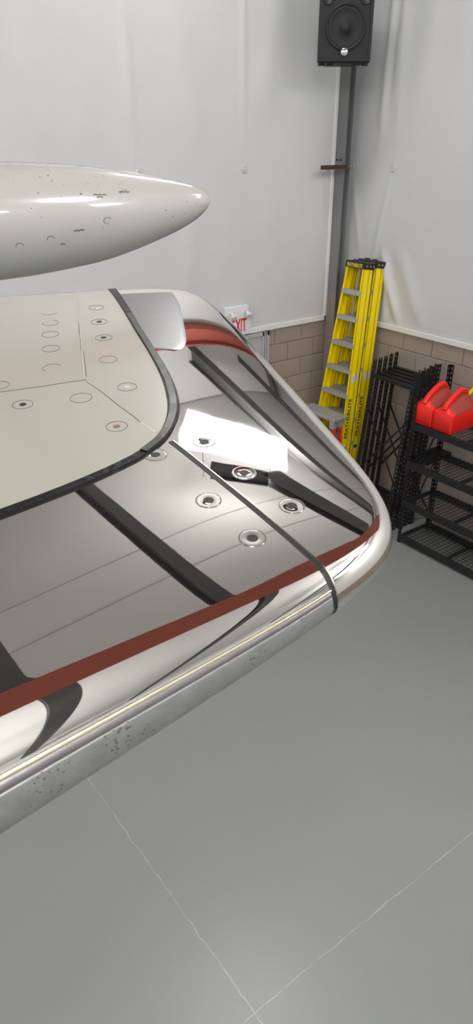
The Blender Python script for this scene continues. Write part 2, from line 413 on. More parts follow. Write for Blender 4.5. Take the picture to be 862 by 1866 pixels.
# ------------------------------------------------------------------ loudspeaker hung on the column
def speaker():
    c = np.array([5.52, 5.72])                       # centre on plan
    fx = np.array([-.62, -.785]); rx = np.array([.785, -.62])   # front and right of the cabinet
    root = empty('loudspeaker', (c[0], c[1], 4.62), 'black two way loudspeaker cabinet mounted high on the corner column', 'loudspeaker')
    def W(a, b, z): p = c + rx * a + fx * b; return (p[0], p[1], z)
    zb, zt = 4.60, 5.38; w = .245; dp = .20
    tilt = .0
    poly = [(-w, dp), (w, dp), (w * .62, -dp), (-w * .62, -dp)]
    s = MB(); n = 4
    s.add([W(a, b, zb) for a, b in poly] + [W(a, b, zt) for a, b in poly], [(3,2,1,0),(4,5,6,7),(0,1,5,4),(1,2,6,5),(2,3,7,6),(3,0,4,7)])
    s.build('cabinet', M['black_plastic'], root, bevel=.015)
    # front bezel
    b = MB()
    for a0, a1, z0, z1 in ((-w+.005, -w+.03, zb+.015, zt-.015), (w-.03, w-.005, zb+.015, zt-.015), (-w+.03, w-.03, zb+.015, zb+.035), (-w+.03, w-.03, zt-.035, zt-.015)):
        b.add([W(a0, dp, z0), W(a1, dp, z0), W(a1, dp, z1), W(a0, dp, z1), W(a0, dp+.012, z0), W(a1, dp+.012, z0), W(a1, dp+.012, z1), W(a0, dp+.012, z1)],
              [(3,2,1,0),(4,5,6,7),(0,1,5,4),(1,2,6,5),(2,3,7,6),(3,0,4,7)])
    b.build('bezel', M['black_plastic'], root)
    def disc(a, z, prof, name, m):
        d = MB(); n = 36; P = []
        for r_, o in prof: P.append([np.array(W(a + r_ * math.cos(t), dp + o, z + r_ * math.sin(t))) for t in np.linspace(0, 2*math.pi, n+1)])
        d.grid(P); return d.build(name, m, root, smooth=True)
    disc(0, zb+.275, [(.182, .002), (.18, .014), (.168, .014), (.158, .006), (.155, .004)], 'woofer_ring', M['black_plastic'])
    disc(0, zb+.275, [(.157, .006), (.140, .010), (.128, .003), (.05, .004), (.045, .012), (.02, .02), (.0005, .022)], 'woofer_cone', M['black_cone'])
    disc(0, zb+.64, [(.15, .002), (.145, .014), (.12, .010), (.05, .003), (.018, .003), (.012, .018), (.0005, .02)], 'horn', M['black_cone'])
    for a in (-.165, .165):
        disc(a, zb+.485, [(.048, .002), (.046, .012), (.038, .010), (.034, .0015), (.0005, .0015)], 'port', M['cap_black'])
    disc(0, zb+.085, [(.034, .002), (.033, .014), (.026, .018), (.0005, .019)], 'badge', M['chrome'])
    for a in (-.2, -.12, .12, .2):
        q = MB(); q.box((-.022, -.02, -.018), (.022, .02, .004)); o = q.build('foot', M['cap_black'], root, base=(0, 0, 0))
        p = W(a, dp - .05, zb); o.location = (p[0]-c[0], p[1]-c[1], p[2]-4.62)
    MB().bar(W(0, -dp, zb+.3), (6.08, 6.13, zb+.3), .06, .06).build('wall_bracket', M['cap_black'], root)
speaker()

# ------------------------------------------------------------------ door and exit sign on the left wall
dr = tag(MB().box((4.12, 6.225, 0), (5.02, 6.236, 2.03)).build('door_1', M['door']), kind='structure')
fr = MB()
for a, b in ((5.02, 5.045), (5.060, 5.075), (5.088, 5.118)): fr.box((a, 6.205, 0), (b, 6.239, 2.075))
fr.box((5.02, 6.222, 0), (5.118, 6.239, 2.075)); fr.box((4.08, 6.205, 2.03), (5.118, 6.239, 2.075)); fr.box((4.06, 6.205, 0), (4.12, 6.239, 2.075))
fr.build('door_frame', M['door'], dr, bevel=.002, seg=1, base=(0, 0, 0))
MB().tube([(4.93, 6.225, 1.02), (4.93, 6.17, 1.02), (4.82, 6.17, 1.02)], .011, 8).build('door_handle', M['alu'], dr, base=(0, 0, 0))

ex = empty('exit_sign', (4.70, 6.2, 2.07), 'white exit sign with red letters and two emergency lamp heads above the door', 'exit sign')
MB().box((4.48, 6.166, 2.295), (4.785, 6.222, 2.41)).build('housing', M['sign'], ex, bevel=.008)
MB().box((4.50, 6.165, 2.10), (4.815, 6.205, 2.305)).build('sign_panel', M['sign'], ex, bevel=.006)
RX = Matrix(((1, 0, 0), (0, 0, -1), (0, 1, 0)))
text_mesh('lettering', 'EXIT', .205, .002, M['exit_red'], ex, Matrix.Translation((4.662-4.70, 6.163-6.2, 2.205-2.07)) @ RX.to_4x4(), .19, .004)
for x in (4.55, 4.75):
    h = MB()
    h.tube([(x, 6.166, 2.352), (x, 6.15, 2.350), (x-.004, 6.125, 2.335)], [.012, .012, .014], 10)
    o = h.build('lamp_arm', M['sign'], ex, smooth=True)
    g = MB(); g.tube([(x, 6.135, 2.34), (x-.006, 6.115, 2.33), (x-.014, 6.09, 2.31)], [.016, .028, .034], 14)
    hd = g.build('lamp_head', M['batten'], ex, smooth=False)
    g = MB(); g.tube([(x-.012, 6.095, 2.313), (x-.017, 6.082, 2.305)], [.030, .024], 14); g.build('lens', M['lamp_glass'], hd, base=tuple(ex.location))

# ------------------------------------------------------------------ aircraft wing with polished edge
TILT = math.radians(7); DW = .36
WVV = F * math.cos(TILT) + Z * math.sin(TILT); WNN = -F * math.sin(TILT) + Z * math.cos(TILT); WO = CAM - WNN * DW
WR1, WA1, WR2, WA2 = .026, .034, .016, .26
WQ = [2.211353016857673, 0.2980021400506589, -2.831682833316537, -0.32189433825058295, -1.3602737619143508, -1.2176624025103742, 0.04479708598557896, 0.03982235457233635]
WKB, WGM = .035, 3.0
def ell(x):
    x = np.clip(x, 0, 1); return np.sqrt(np.maximum(0, 1 - (1 - x) ** 2))
def _sm(a, b, k):
    m = np.minimum(a, b); return m - k * np.log(np.exp(-(a-m)/k) + np.exp(-(b-m)/k))
def _wd3(u, v):
    a1, c1, a2, c2, a3, c3, k, k3 = WQ
    return np.cos(a1)*u + np.sin(a1)*v - c1, np.cos(a2)*u + np.sin(a2)*v - c2, np.cos(a3)*u + np.sin(a3)*v - c3
def wd(u, v):
    """distance in from the rounded planform outline"""
    d1, d2, d3 = _wd3(u, v); return _sm(_sm(d1, d2, WQ[6]), d3, WQ[7])
def _wb(u, v):
    d1, d2, d3 = _wd3(u, v); return np.maximum(_sm(_sm(d1, d2, WKB), d3, WQ[7]), 0)
def wsf(u, v):
    """the nose radius grows inboard along the leading edge"""
    tau = np.sin(WQ[0]) * u - np.cos(WQ[0]) * v
    x = np.clip((.36 - tau) / .30, -.5, 1.6)
    x = np.where(x < .3, np.where(x > -.3, (x + .3) ** 2 / 1.2, 0), x)
    return .8 + .8 * x
def wz(u, v):
    d = np.maximum(wd(u, v), 0); b = _wb(u, v); dn = d * (1 + WGM * np.maximum(b - d, 0) / .03); s = wsf(u, v)
    return -WR1 * s - WR2 + WR1 * s * ell(dn / WA1 / s) + WR2 * ell(b / WA2)
def wzb(u, v):
    d = np.maximum(wd(u, v), 0); b = _wb(u, v); s = wsf(u, v)
    return -WR1 * s - WR2 - WR1 * s * ell(d / WA1 / s) + WR2 * ell(np.maximum(b - d, 0) / WA2)
def on_wing(x, y):
    """point of the upper surface, in wing coordinates, under a spot measured in the photograph"""
    d = ray(x, y); q = np.array([d @ R, d @ WVV, d @ WNN]); z = -.005
    for _ in range(40):
        t = (DW - z) / -q[2]; u, v = q[0] * t, q[1] * t
        z = .6 * z + .4 * float(wz(u, v))
    return np.array([u, v])
def smooth_path(P, n=20):
    P = [np.array(p, float) for p in P]; P = [2*P[0]-P[1]] + P + [2*P[-1]-P[-2]]; out = []
    for i in range(1, len(P) - 2):
        a, b, c, d = P[i-1:i+3]
        for t in np.linspace(0, 1, n, endpoint=False):
            out.append(.5 * ((2*b) + (-a+c)*t + (2*a-5*b+4*c-d)*t*t + (-a+3*b-3*c+d)*t**3))
    out.append(P[-2]); return np.array(out)
def cast(I, dr):
    lo, hi = 0, 4.
    for _ in range(45):
        m = .5 * (lo + hi)
        if wd(*(I + dr * m)) > 0: lo = m
        else: hi = m
    return I + dr * lo

wing = empty('aircraft_wing', tuple(WO), 'aircraft wing tip with polished metal edge around a cream painted panel', 'aircraft wing')
wing.rotation_euler = Matrix(((R[0], WVV[0], WNN[0]), (R[1], WVV[1], WNN[1]), (R[2], WVV[2], WNN[2]))).to_euler()
B0 = (0, 0, 0)
I0 = np.array([-.12, .78]); I1 = np.array([-1.25, .62])
core = []; outl = []
n1 = WQ[0] + math.pi; n3 = WQ[4] + math.pi
if n1 > n3: n1 -= 2 * math.pi
for t in np.linspace(0, 1, 70):
    c_ = I1 + (I0 - I1) * t; core.append(c_); outl.append(cast(c_, np.array([math.cos(n1), math.sin(n1)])))
for a in np.linspace(n1, n3, 320)[1:]:
    core.append(I0); outl.append(cast(I0, np.array([math.cos(a), math.sin(a)])))
for t in np.linspace(0, 1, 50)[1:]:
    c_ = I0 + (I1 - I0) * t; core.append(c_); outl.append(cast(c_, np.array([math.cos(n3), math.sin(n3)])))
core = np.array(core); outl = np.array(outl)
def shell(zf, n, smax=1.0):
    P = []
    for s_ in np.linspace(0, 1, n) ** 2 * smax:
        uv = outl + (core - outl) * s_; P.append(np.c_[uv, zf(uv[:, 0], uv[:, 1])])
    return np.array(P)
# the polished skin is cut by the tip joint: split columns at the joint
J_a = on_wing(307, 802); J_b = on_wing(592, 1046); J_d = (J_b - J_a) / np.linalg.norm(J_b - J_a); J_n = np.array([-J_d[1], J_d[0]])
def skin(P, name, m):
    return MB().grid(P).build(name, m, wing, smooth=True, base=B0)
skin(shell(wz, 130), 'polished_skin', M['metal'])
skin(shell(wzb, 90), 'lower_skin', M['metal'])
# weathered erosion strip wrapped under the foremost edge, with an added gold bead standing for a lamp's reflection
je_ = cast(J_b, J_d); tl_ = np.array([math.sin(WQ[0]), -math.cos(WQ[0])])
edge = np.array([p for p in outl[:110] if (p - je_) @ tl_ < -.002] + [je_ - tl_ * .001])
e_ = 1e-4
gu = (wd(edge[:, 0] + e_, edge[:, 1]) - wd(edge[:, 0] - e_, edge[:, 1])) / (2 * e_); gv = (wd(edge[:, 0], edge[:, 1] + e_) - wd(edge[:, 0], edge[:, 1] - e_)) / (2 * e_)
inw = np.c_[gu, gv] / np.hypot(gu, gv)[:, None]
def wrap(name, prof, m):
    P = []
    for deg, h in prof:
        th = math.radians(deg); uv = edge + inw * (WA1 * wsf(edge[:, 0], edge[:, 1]) * (1 - math.cos(th)))[:, None]; zz = wzb(uv[:, 0], uv[:, 1]) if deg >= 0 else wz(uv[:, 0], uv[:, 1])
        P.append(np.c_[uv - inw * math.cos(th) * h, zz - math.sin(th) * h])
    return MB().grid(np.array(P)).build(name, m, wing, smooth=True, base=B0)
wrap('erosion_strip', [(-22, -.0003), (-21.5, .0004)] + [(t_, .0005) for t_ in np.linspace(-20, 70, 31)] + [(71, -.0003)], M['lower'])
wrap('strip_rim', [(-30, -.0002), (-29, .0004), (-26, .0005), (-23, .0004), (-22, -.0002)], M['rim_dark'])  # darker band just above the strip
wrap('glint_bead', [(-35, -.0002), (-34.5, .0005), (-33.5, .0009), (-32.5, .0010), (-31.5, .0009), (-30.5, .0005), (-30, -.0002)], M['glint_gold'])

def ribbon(name, uv, width, h, m, parent=wing, base_h=0.0, wf=None, zf=wz, prof=(0, 1, 1, 1, 0), parts=(-.5, -.42, 0, .42, .5), bury=.0006):
    uv = np.asarray(uv); t = np.gradient(uv, axis=0); t /= np.linalg.norm(t, axis=1)[:, None] + 1e-12; nrm = np.c_[-t[:, 1], t[:, 0]]
    P = []
    for pr, k in zip(prof, parts):
        w_ = width if wf is None else width * wf(np.linspace(0, 1, len(uv)))[:, None]
        q = uv + nrm * k * w_
        P.append(np.c_[q, zf(q[:, 0], q[:, 1]) + (base_h + h if pr else base_h - bury)])
    return MB().grid(P).build(name, m, parent, smooth=False, base=B0)

# cream painted panel
seal_px = [(-330, 1062), (-150, 995), (0, 938), (80, 908), (150, 880), (215, 851), (262, 826), (295, 798), (311, 770), (316, 740), (309, 705), (296, 675), (276, 640), (254, 605), (236, 575), (219, 548)]
seal_uv = [on_wing(*p) for p in seal_px]
ld_ = seal_uv[0] - seal_uv[2]; ld_ /= np.linalg.norm(ld_)
seal_uv = [seal_uv[0] + ld_ * k for k in np.arange((-1.22 - seal_uv[0][0]) / ld_[0], .05, -.12)] + seal_uv
tdir = seal_uv[-1] - seal_uv[-2]; tdir /= np.linalg.norm(tdir)
e_ = cast(seal_uv[-1], tdir); seal_uv.append(seal_uv[-1] * .5 + e_ * .5); seal_uv.append(e_ - tdir * .003)
SP = smooth_path(seal_uv, 14)
te = [p for p in outl[-150:] if p[0] < SP[-1][0] - .02]
te = [p - np.array([math.cos(n3), math.sin(n3)]) * .003 for p in te]
Q = np.concatenate([SP, np.array(te)])
nQ = len(Q); nS = len(SP)
cj = []
K0 = np.array([-.42, .78]); K1 = np.array([-1.22, .66])
for i in range(nQ):
    if i < nS * .6: cj.append(K1 + (K0 - K1) * (i / (nS * .6)))
    elif i < nS: cj.append(K0)
    else: cj.append(K0 + (K1 - K0) * ((i - nS) / max(1, nQ - nS - 1)))
cj = np.array(cj)
PP = []
for s_, h_ in [(0, -.0008), (0, .0009), (.004, .0013)] + [(x, .0013) for x in np.linspace(.01, 1, 70)]:
    uv = Q + (cj - Q) * s_; PP.append(np.c_[uv, wz(uv[:, 0], uv[:, 1]) + h_])
panel = MB().grid(np.array(PP)).build('painted_panel', M['paint'], wing, smooth=True, base=B0)
ZP = .0013
# sealant bead round the panel
n_sg = len(seal_uv) - 1
wfn = lambda t: np.interp((t * n_sg - (n_sg - 17)) / 17, [0, .3, .42, .5, .56, .62, .7, .85, 1], [.9, .85, 1.0, 1.15, 1.2, 1.1, .95, 1.0, 1.15])
bead = ribbon('sealant_bead', SP, .0125, .0026, M['seal'], wf=wfn)
ribbon('bead_edge', smooth_path(seal_uv[-12:-3], 14), .0095, .0031, M['seal_edge'], parent=bead, base_h=.0008)
# matte grey plate behind the bead
L_ = smooth_path([on_wing(*p) for p in [(215, 537), (232, 566), (246, 600), (262, 636)]], 8)
Rr = smooth_path([on_wing(*p) for p in [(316, 533), (329, 556), (336, 585), (341, 615), (339, 629), (331, 637), (318, 640)]], 5)
L_ = np.array([L_[int(round(i))] for i in np.linspace(0, len(L_) - 1, len(Rr))])
G = []
for s_ in np.linspace(0, 1, 16):
    uv = L_ + (Rr - L_) * s_; G.append(np.c_[uv, wz(uv[:, 0], uv[:, 1]) + (.0009 if s_ < 1 else -.0003)])
G = np.array(G); G[:, -1, 2] -= .0012
MB().grid(G).build('grey_plate', M['grey_patch'], wing, smooth=True, base=B0)
# joint between leading edge and tip cap
jl = [J_a + J_d * .004]
L0 = 0
while wd(*(jl[-1] + J_d * .0015)) > 0 and len(jl) < 900: jl.append(jl[-1] + J_d * .0015)
jend = cast(jl[-1], J_d)
Lf = float((jend - jl[-12]) @ J_d)
fine = [jend - J_d * Lf * (1 - k) ** 2 for k in np.linspace(0, 1, 40)]
jt = np.array(jl[:-12] + fine)
jb = np.array([jend - J_d * .05 * k ** 2 for k in np.linspace(0, 1, 30)])
def joint(name, off, width, h, m):
    P = []
    for k, hh in ((-.5, -.0005), (-.5, h), (0, h * 1.05), (.5, h), (.5, -.0005)):
        row = []
        for pts, zf, sg in ((jt, wz, 1), (jb[1:], wzb, -1)):
            q = pts + J_n * (off + k * width)
            z = zf(q[:, 0], q[:, 1]); d = np.maximum(wd(q[:, 0], q[:, 1]), 1e-6)
            # push along the local surface normal
            e = 1e-4; dz = (zf(q[:, 0] + J_d[0]*-e, q[:, 1] + J_d[1]*-e) - z) / e
            dz = np.clip(dz, -60, 60)
            nx = dz / np.sqrt(1 + dz**2); nz = 1 / np.sqrt(1 + dz**2)
            if sg < 0: nx, nz = -nx, -nz
            row.append(np.c_[q + J_d[None] * (nx * hh)[:, None], z + nz * hh])
        P.append(np.concatenate(row))
    return MB().grid(np.array(P)).build(name, m, wing, smooth=False, base=B0)
joint('joint_gap', 0, .0044, .0006, M['groove'])
joint('joint_lip', .0029, .0014, .0010, M['lip'])

# fasteners
def ring_mesh(mb, c, prof, base_h, n=28, a0=0, a1=2*math.pi):
    P = []
    for r_, h in prof:
        th = np.linspace(a0, a1, n + 1); q = np.c_[c[0] + r_ * np.cos(th), c[1] + r_ * np.sin(th)]
        P.append(np.c_[q, wz(q[:, 0], q[:, 1]) + base_h + h])
    mb.grid(np.array(P)); return mb
for i, (x, y) in enumerate([(372, 805), (445, 862), (380, 912), (532, 922), (460, 981), (283, 829), (294, 753)]):
    c = on_wing(x, y); up_ = .0009 if i == 1 else .0003
    s = ring_mesh(MB(), c, [(.0116, -.0002), (.0114, up_), (.0106, up_), (.0100, .0003), (.0060, .0003), (.0052, .0002), (.0042, .0002)], 0).build('screw', M['metal'], wing, smooth=True, base=B0)
    ring_mesh(MB(), c, [(.0050, .0003), (.0044, .0004), (.0001, .0003)], 0, 12).build('screw_slot', M['recess'], s, base=B0)
    ring_mesh(MB(), c, [(.0122, -.0002), (.0121, .0004), (.0116, .0004), (.0115, -.0002)], 0).build('edge_ring', M['ring_grey'], s, base=B0)
def paint_ring(x, y, r, dot=None, a0=0, a1=2*math.pi):
    c = on_wing(x, y)
    o = ring_mesh(MB(), c, [(r, ZP-.0006), (r-.0001, ZP+.0003), (r-.0007, ZP+.0003), (r-.0008, ZP-.0006)], 0, 30, a0, a1).build('paint_ring', M['crack'], wing, base=B0)
    if dot:
        ring_mesh(MB(), c, [(.0042, ZP-.0002), (.0038, ZP+.0005), (.0028, ZP+.0006), (.0001, ZP+.0003)], 0, 12).build('screw_socket', M[dot], o, base=B0)
for x, y, dt in [(176, 562, 'screw'), (181, 588, 'recess'), (189, 617, 'recess'), (42, 739, 'recess'), (213, 779, 'rust'), (232, 707, 'chalk')]: paint_ring(x, y, .0118, dt)
for x, y, r in [(197, 657, .0118), (148, 727, .0128), (0, 704, .0115)]: paint_ring(x, y, r)
for x, y, a0, a1 in [(90, 571, 3.3, 6.3), (92, 590, 2.9, 7.6), (92, 611, 0, 6.283), (93, 637, 0, 6.283), (95, 672, .6, 4.2)]: paint_ring(x, y, .0118, None, a0, a1)
# cracked paint lines over the panel joints
def crackline(px, w_, m='crack', name='paint_line', n=10, h=.0003):
    return ribbon(name, smooth_path([on_wing(*p) for p in px], n), w_, h, M[m], base_h=ZP)
crackline([(143, 550), (146, 590), (149, 630), (152, 668), (154, 690)], .0016, 'chalk', h=.0006)
for a, b, o in ((590, 612, -5), (618, 640, -4), (648, 676, -3)):
    crackline([(146 + (a-590)*.085 + o + 2, a), (146 + (b-590)*.085 + o + 2, b)], .0009)
crackline([(152, 640), (154, 655), (156, 672), (157, 688)], .0008)
crackline([(157, 694), (120, 699), (84, 705), (40, 711), (-60, 724)], .0013)
crackline([(157, 697), (185, 716), (215, 740), (245, 762), (258, 774)], .0010)
crackline([(255, 772), (270, 781), (284, 790)], .0035, 'chalk', h=.0004)

# ------------------------------------------------------------------ tapered white fairing beyond the wing
def fairing():
    prof = [(-900, 330, 596), (-600, 318, 571), (-300, 310, 542), (0, 307.5, 504), (60, 308, 495.5), (122, 310, 484), (185, 315, 470), (244, 322.5, 450.6), (292, 329, 431), (318, 333, 419.5),
            (341, 337.5, 407.5), (356, 341, 398), (367, 345, 389.5), (374, 349.8, 382.5), (378.6, 354.5, 376.6), (381.2, 359.2, 371.5), (382.3, 362.8, 367.8), (382.6, 365.2, 365.5)]
    zc = 2.05; k = zc / FPX
    def P3(x, y, dep=0): return CAM + R * (x - 431) * k + UP * (933 - y) * k + FW * (zc + dep)
    base = P3(0, 405)
    root = empty('tapered_fairing', tuple(base), 'glossy white tapered fairing with a rounded tip, pointing right beyond the polished wing edge', 'fairing')
    SPF = smooth_path(prof, 8); xs, from_top, from_bot = SPF[:, 0], SPF[:, 1], SPF[:, 2]
    n = 72
    def sec(i, th):
        c = (from_top[i] + from_bot[i]) / 2; h = (from_bot[i] - from_top[i]) / 2
        return P3(xs[i], c - h * math.sin(th), -h * k * 1.05 * math.cos(th))
    G = [[sec(i, t) for t in np.linspace(0, 2*math.pi, n+1)] for i in range(len(xs))]
    me = MB().grid(np.array(G)); me.v, me.f = me.v, me.f
    o = me.build('fairing_shell', M['fairing'], root, smooth=True)
    bm = bmesh.new(); bm.from_mesh(o.data); bmesh.ops.remove_doubles(bm, verts=bm.verts, dist=1e-5); bm.to_mesh(o.data); bm.free()
    o.data.polygons.foreach_set('use_smooth', [True] * len(o.data.polygons))
    def surf(x, th, out=0.0):
        i = np.interp(x, xs, np.arange(len(xs))); i0 = int(i); i1 = min(i0+1, len(xs)-1); f_ = i - i0
        p = sec(i0, th) * (1-f_) + sec(i1, th) * f_
        c = P3(x, np.interp(x, xs, (from_top + from_bot) / 2)); d = p - c; return p + d / (np.linalg.norm(d) + 1e-9) * out
    # seam lip near the crown
    s = MB(); g = []
    for a, h in ((1.10, 0), (1.115, .0015), (1.14, .0015), (1.155, 0)):
        g.append([surf(x, a, h) for x in np.linspace(-880, 300, 90)])
    s.grid(np.array(g)).build('seam_lip', M['crack'] if False else M['fairing'], root, smooth=True)
    g = [[surf(x, a, .0006) for x in np.linspace(-880, 250, 90)] for a in (1.085, 1.10)]
    MB().grid(np.array(g)).build('seam_line', M['chalk'], root)
    # fastener marks
    def mark(x, th, r, a0=0, a1=2*math.pi):
        q = MB(); g = []
        for rr in (r, r * .85):
            g.append([surf(x + rr/k*math.cos(t), th + rr / .14 * math.sin(t) * .95, .0008) for t in np.linspace(a0, a1, 21)])
        q.grid(np.array(g)).build('fastener_mark', M['crack'], root)
    for x, th, a0, a1 in [(20, 1.32, 0, 6.28), (38, 1.33, -1.2, 1.4), (82, 1.30, 0, 6.28), (143, 1.28, 0, 6.28), (190, 1.24, .5, 5.8),
                          (208, -.55, .4, 4.9), (110, -.80, .2, 3.2), (56, -.86, 0, 3.1), (238, .08, .6, 3.6)]:
        mark(x, th, .011, a0, a1)
    # scuff marks
    q = MB()
    for x0, x1, th in ((186, 208, .02), (192, 203, -.03), (164, 168, .04), (228, 246, .10), (150, 168, -.68), (124, 132, -.92)):
        g = [[surf(x, th + dt + .012 * math.sin(x * .9), .0006) for x in np.linspace(x0, x1, 10)] for dt in (-.012, .012)]
        q.grid(np.array(g))
    q.build('scuff', M['crack'], root)
fairing()
# ------------------------------------------------------------------ yellow step ladders leaning on the right wall
def step_ladder(base, h, lean, name, label, group, depth=.15):
    """folded ladder; base = middle of the front feet, climbing face towards -x; local z along the rails"""
    root = empty(name, base, label, 'ladder', group)
    root.rotation_euler = (0, lean, 0)
    sp = .2837; w0 = .131; dw = .0596 * 1.0; n = 9
    def wy(z): return w0 + dw * (h - z)
    yl = M['yellow']
    def rail(side, x0, x1, z0, z1, name, inset=0.0):
        s = MB()
        yb = side * (wy(z0) - inset); yt = side * (wy(z1) - inset); t = .028; wb = .008
        # channel: web facing outwards, two flanges turned in
        def seg(a0, a1, xa, xb):
            s.add([(xa, yb + a0, z0), (xb, yb + a0, z0), (xb, yb + a1, z0), (xa, yb + a1, z0), (xa, yt + a0, z1), (xb, yt + a0, z1), (xb, yt + a1, z1), (xa, yt + a1, z1)],
                  [(3,2,1,0),(4,5,6,7),(0,1,5,4),(1,2,6,5),(2,3,7,6),(3,0,4,7)])
        seg(0, -side * wb, x0, x1)
        seg(0, -side * t, x0, x0 + .007); seg(0, -side * t, x1 - .007, x1)
        return s.build(name, yl, root, base=(0, 0, 0))
    fr = {}
    for sd in (1, -1):
        fr[sd] = rail(sd, 0, .085, 0, h - .05, 'front_rail')
        rail(sd, .092, .092 + .055, .02, h - .05, 'rear_rail', .006)
        f = MB().box((-.005, sd * wy(0) - .03, -.0), (.09, sd * wy(0) + .03, .05)); f.build('foot', M['cap_black'], root, bevel=.006, base=(0, 0, 0))
    for k in range(1, n + 1):
        z = h - k * sp; w = wy(z) - .006
        s = MB().box((.0, -w, z - .028), (.085, w, z - .022)); s.box((-.002, -w, z - .07), (.004, w, z - .022)); s.box((.08, -w, z - .06), (.085, w, z - .022))
        for j in range(4): s.box((.012 + j * .018, -w, z - .022), (.018 + j * .018, w, z - .0195))
        s.build('step', M['alu'], root, base=(0, 0, 0))
        if k > 1: MB().box((.105, -w, z - .05), (.12, w, z - .02)).build('rear_brace', M['alu'], root, base=(0, 0, 0))
    z = h - sp
    for sd in (1, -1):
        MB().bar((.06, sd * (wy(z) - .02), z - .10), (.06, sd * (wy(z) - .085), z - .03), .02, .004, (1, 0, 0)).build('step_brace', M['alu'], root, base=(0, 0, 0))
    MB().bar((.10, .02, h - .06), (.13, .05, h - 2.9 * sp), .03, .006, (1, 0, 0)).build('spreader', M['alu'], root, base=(0, 0, 0))
    wt = wy(h) + .016
    c = MB().box((-.012, -wt, h - .075), (.155, wt, h - .004)); cap = c.build('top_cap', M['cap_black'], root, bevel=.012, base=(0, 0, 0))
    for yy in (-.055, .06):
        MB().tube([(.05, yy, h - .01), (.05, yy, h + .012)], [.035, .026], 14).build('cap_socket', M['cap_black'], cap, base=(0, 0, 0))
    for xx in (.02, .075, .13):
        MB().tube([(xx, -wt + .002, h - .04), (xx, -wt - .006, h - .04)], .009, 8).build('rivet', M['alu'], cap, base=(0, 0, 0))
    # lettering
    Mf = Matrix(((0, 0, -1), (-1, 0, 0), (0, 1, 0)))      # reads from -x
    text_mesh('cap_lettering', 'FEATHERLITE', .055, .001, M['print_yellow'], cap, Matrix.Translation((-.0135, 0, h - .045)) @ Mf.to_4x4(), wt * 1.55, .0012)
    ang = math.atan(dw)
    Ms = Matrix(((0, -1, 0), (0, 0, -1), (1, 0, 0)))      # on the -y face, reading upwards
    zc = h - 1.71
    r_ = fr[-1]
    text_mesh('rail_lettering', 'FEATHERLITE', .062, .001, M['print_black'], r_, Matrix.Translation((.044, -wy(zc) - .001, zc)) @ Matrix.Rotation(-ang, 4, 'X') @ Ms.to_4x4(), .47, .0012)
    for nm, za, zb, xa, xb, m in (('sticker', 1.30, 1.20, .02, .07, 'sticker'), ('sticker', 1.27, 1.18, .1, .14, 'sticker'), ('sticker', 2.12, 2.02, .02, .07, 'sticker'), ('sticker', 2.3, 2.22, .02, .07, 'sticker'), ('sticker', 2.09, 2.055, .02, .07, 'print_black')):
        z1, z0 = h - za + .0, h - zb; off = .0016 if m == 'print_black' else .001
        s = MB(); s.add([(xa, -wy(z1) - off + (.006 if xa > .09 else 0), z1), (xb, -wy(z1) - off + (.006 if xa > .09 else 0), z1), (xb, -wy(z0) - off + (.006 if xa > .09 else 0), z0), (xa, -wy(z0) - off + (.006 if xa > .09 else 0), z0)], [(0, 1, 2, 3)])
        s.build(nm, M[m], r_, base=(0, 0, 0))
    return root
LEAN = .136
FX = 5.525
lad1 = step_ladder((FX, 5.714, .0), 2.84, LEAN, 'step_ladder', 'yellow fibreglass step ladder nearest the camera of the leaning pair, its steps in view', 'yellow ladders leaning in the corner')
lad2 = copy_tree(lad1); lad2.location = (FX + .172, 5.70, 0)
lad2['label'] = 'second yellow fibreglass step ladder, closest to the wall, behind the front ladder'

# small red step ladder in front of them
def red_ladder():
    p = at(597, 762, 0, 5.30)
    b = (5.30, float(p[1]), 0); top = float(p[2])
    root = empty('red_step_ladder', b, 'short red step ladder with silver brackets standing before the yellow ladders', 'ladder')
    y = b[1]
    for dx in (0, .10):
        for sd in (-1, 1):
            MB().bar((5.30 + dx, y + .06 + sd * .20, 0), (5.30 + dx, y + .06 + sd * .16, top), .055, .03, (1, 0, 0)).build('rail', M['red_ladder'], root, bevel=.004)
    for dx in (0, .10):
        for sd in (-1, 1):
            MB().bar((5.29 + dx, y + .06 + sd * .163, top - .09), (5.29 + dx, y + .06 + sd * .158, top + .005), .065, .05, (1, 0, 0)).build('silver_bracket', M['alu'], root, bevel=.004)
    MB().box((5.25, y - .16, top), (5.46, y + .42, top + .035)).build('top_tray', M['alu'], root, bevel=.008)
    for k in range(1, 4):
        z = top - k * .28; MB().box((5.29, y - .12, z - .03), (5.37, y + .24, z)).build('step', M['alu'], root)
red_ladder()

# ------------------------------------------------------------------ black shelving
RX0, RX1, RY1, RY0 = 5.58, 6.10, 4.45, 2.55
TOPS = [1.415, .98, .525, .105]
def perforated(mb, p0, p1, wdir, w=.04, t=.003, pitch=.05):
    """a slotted strip from p0 to p1, w wide along wdir"""
    p0 = np.array(p0, float); p1 = np.array(p1, float); wdir = np.array(wdir, float); L = np.linalg.norm(p1 - p0); d = (p1 - p0) / L
    nrm = np.cross(d, wdir)
    for a in (-.33, .33): mb.bar(p0 + wdir * w * a, p1 + wdir * w * a, w * .34, t, nrm)
    k = 0
    while k * pitch < L - .02:
        c = p0 + d * (k * pitch + .013); mb.bar(c - d * .013, c + d * .013, w * .5, t, nrm); k += 1
def upright(mb, p0, p1, dirs=((1, 0, 0), (0, 1, 0)), w=.045):
    a, b = [np.array(q, float) for q in dirs]
    perforated(mb, np.array(p0) + a * w / 2, np.array(p1) + a * w / 2, a, w)
    perforated(mb, np.array(p0) + b * w / 2, np.array(p1) + b * w / 2, b, w)
rack = empty('shelving_rack', (5.84, 3.5, 0), 'black steel shelving rack with wire decks holding the red fuel cans', 'shelving rack')
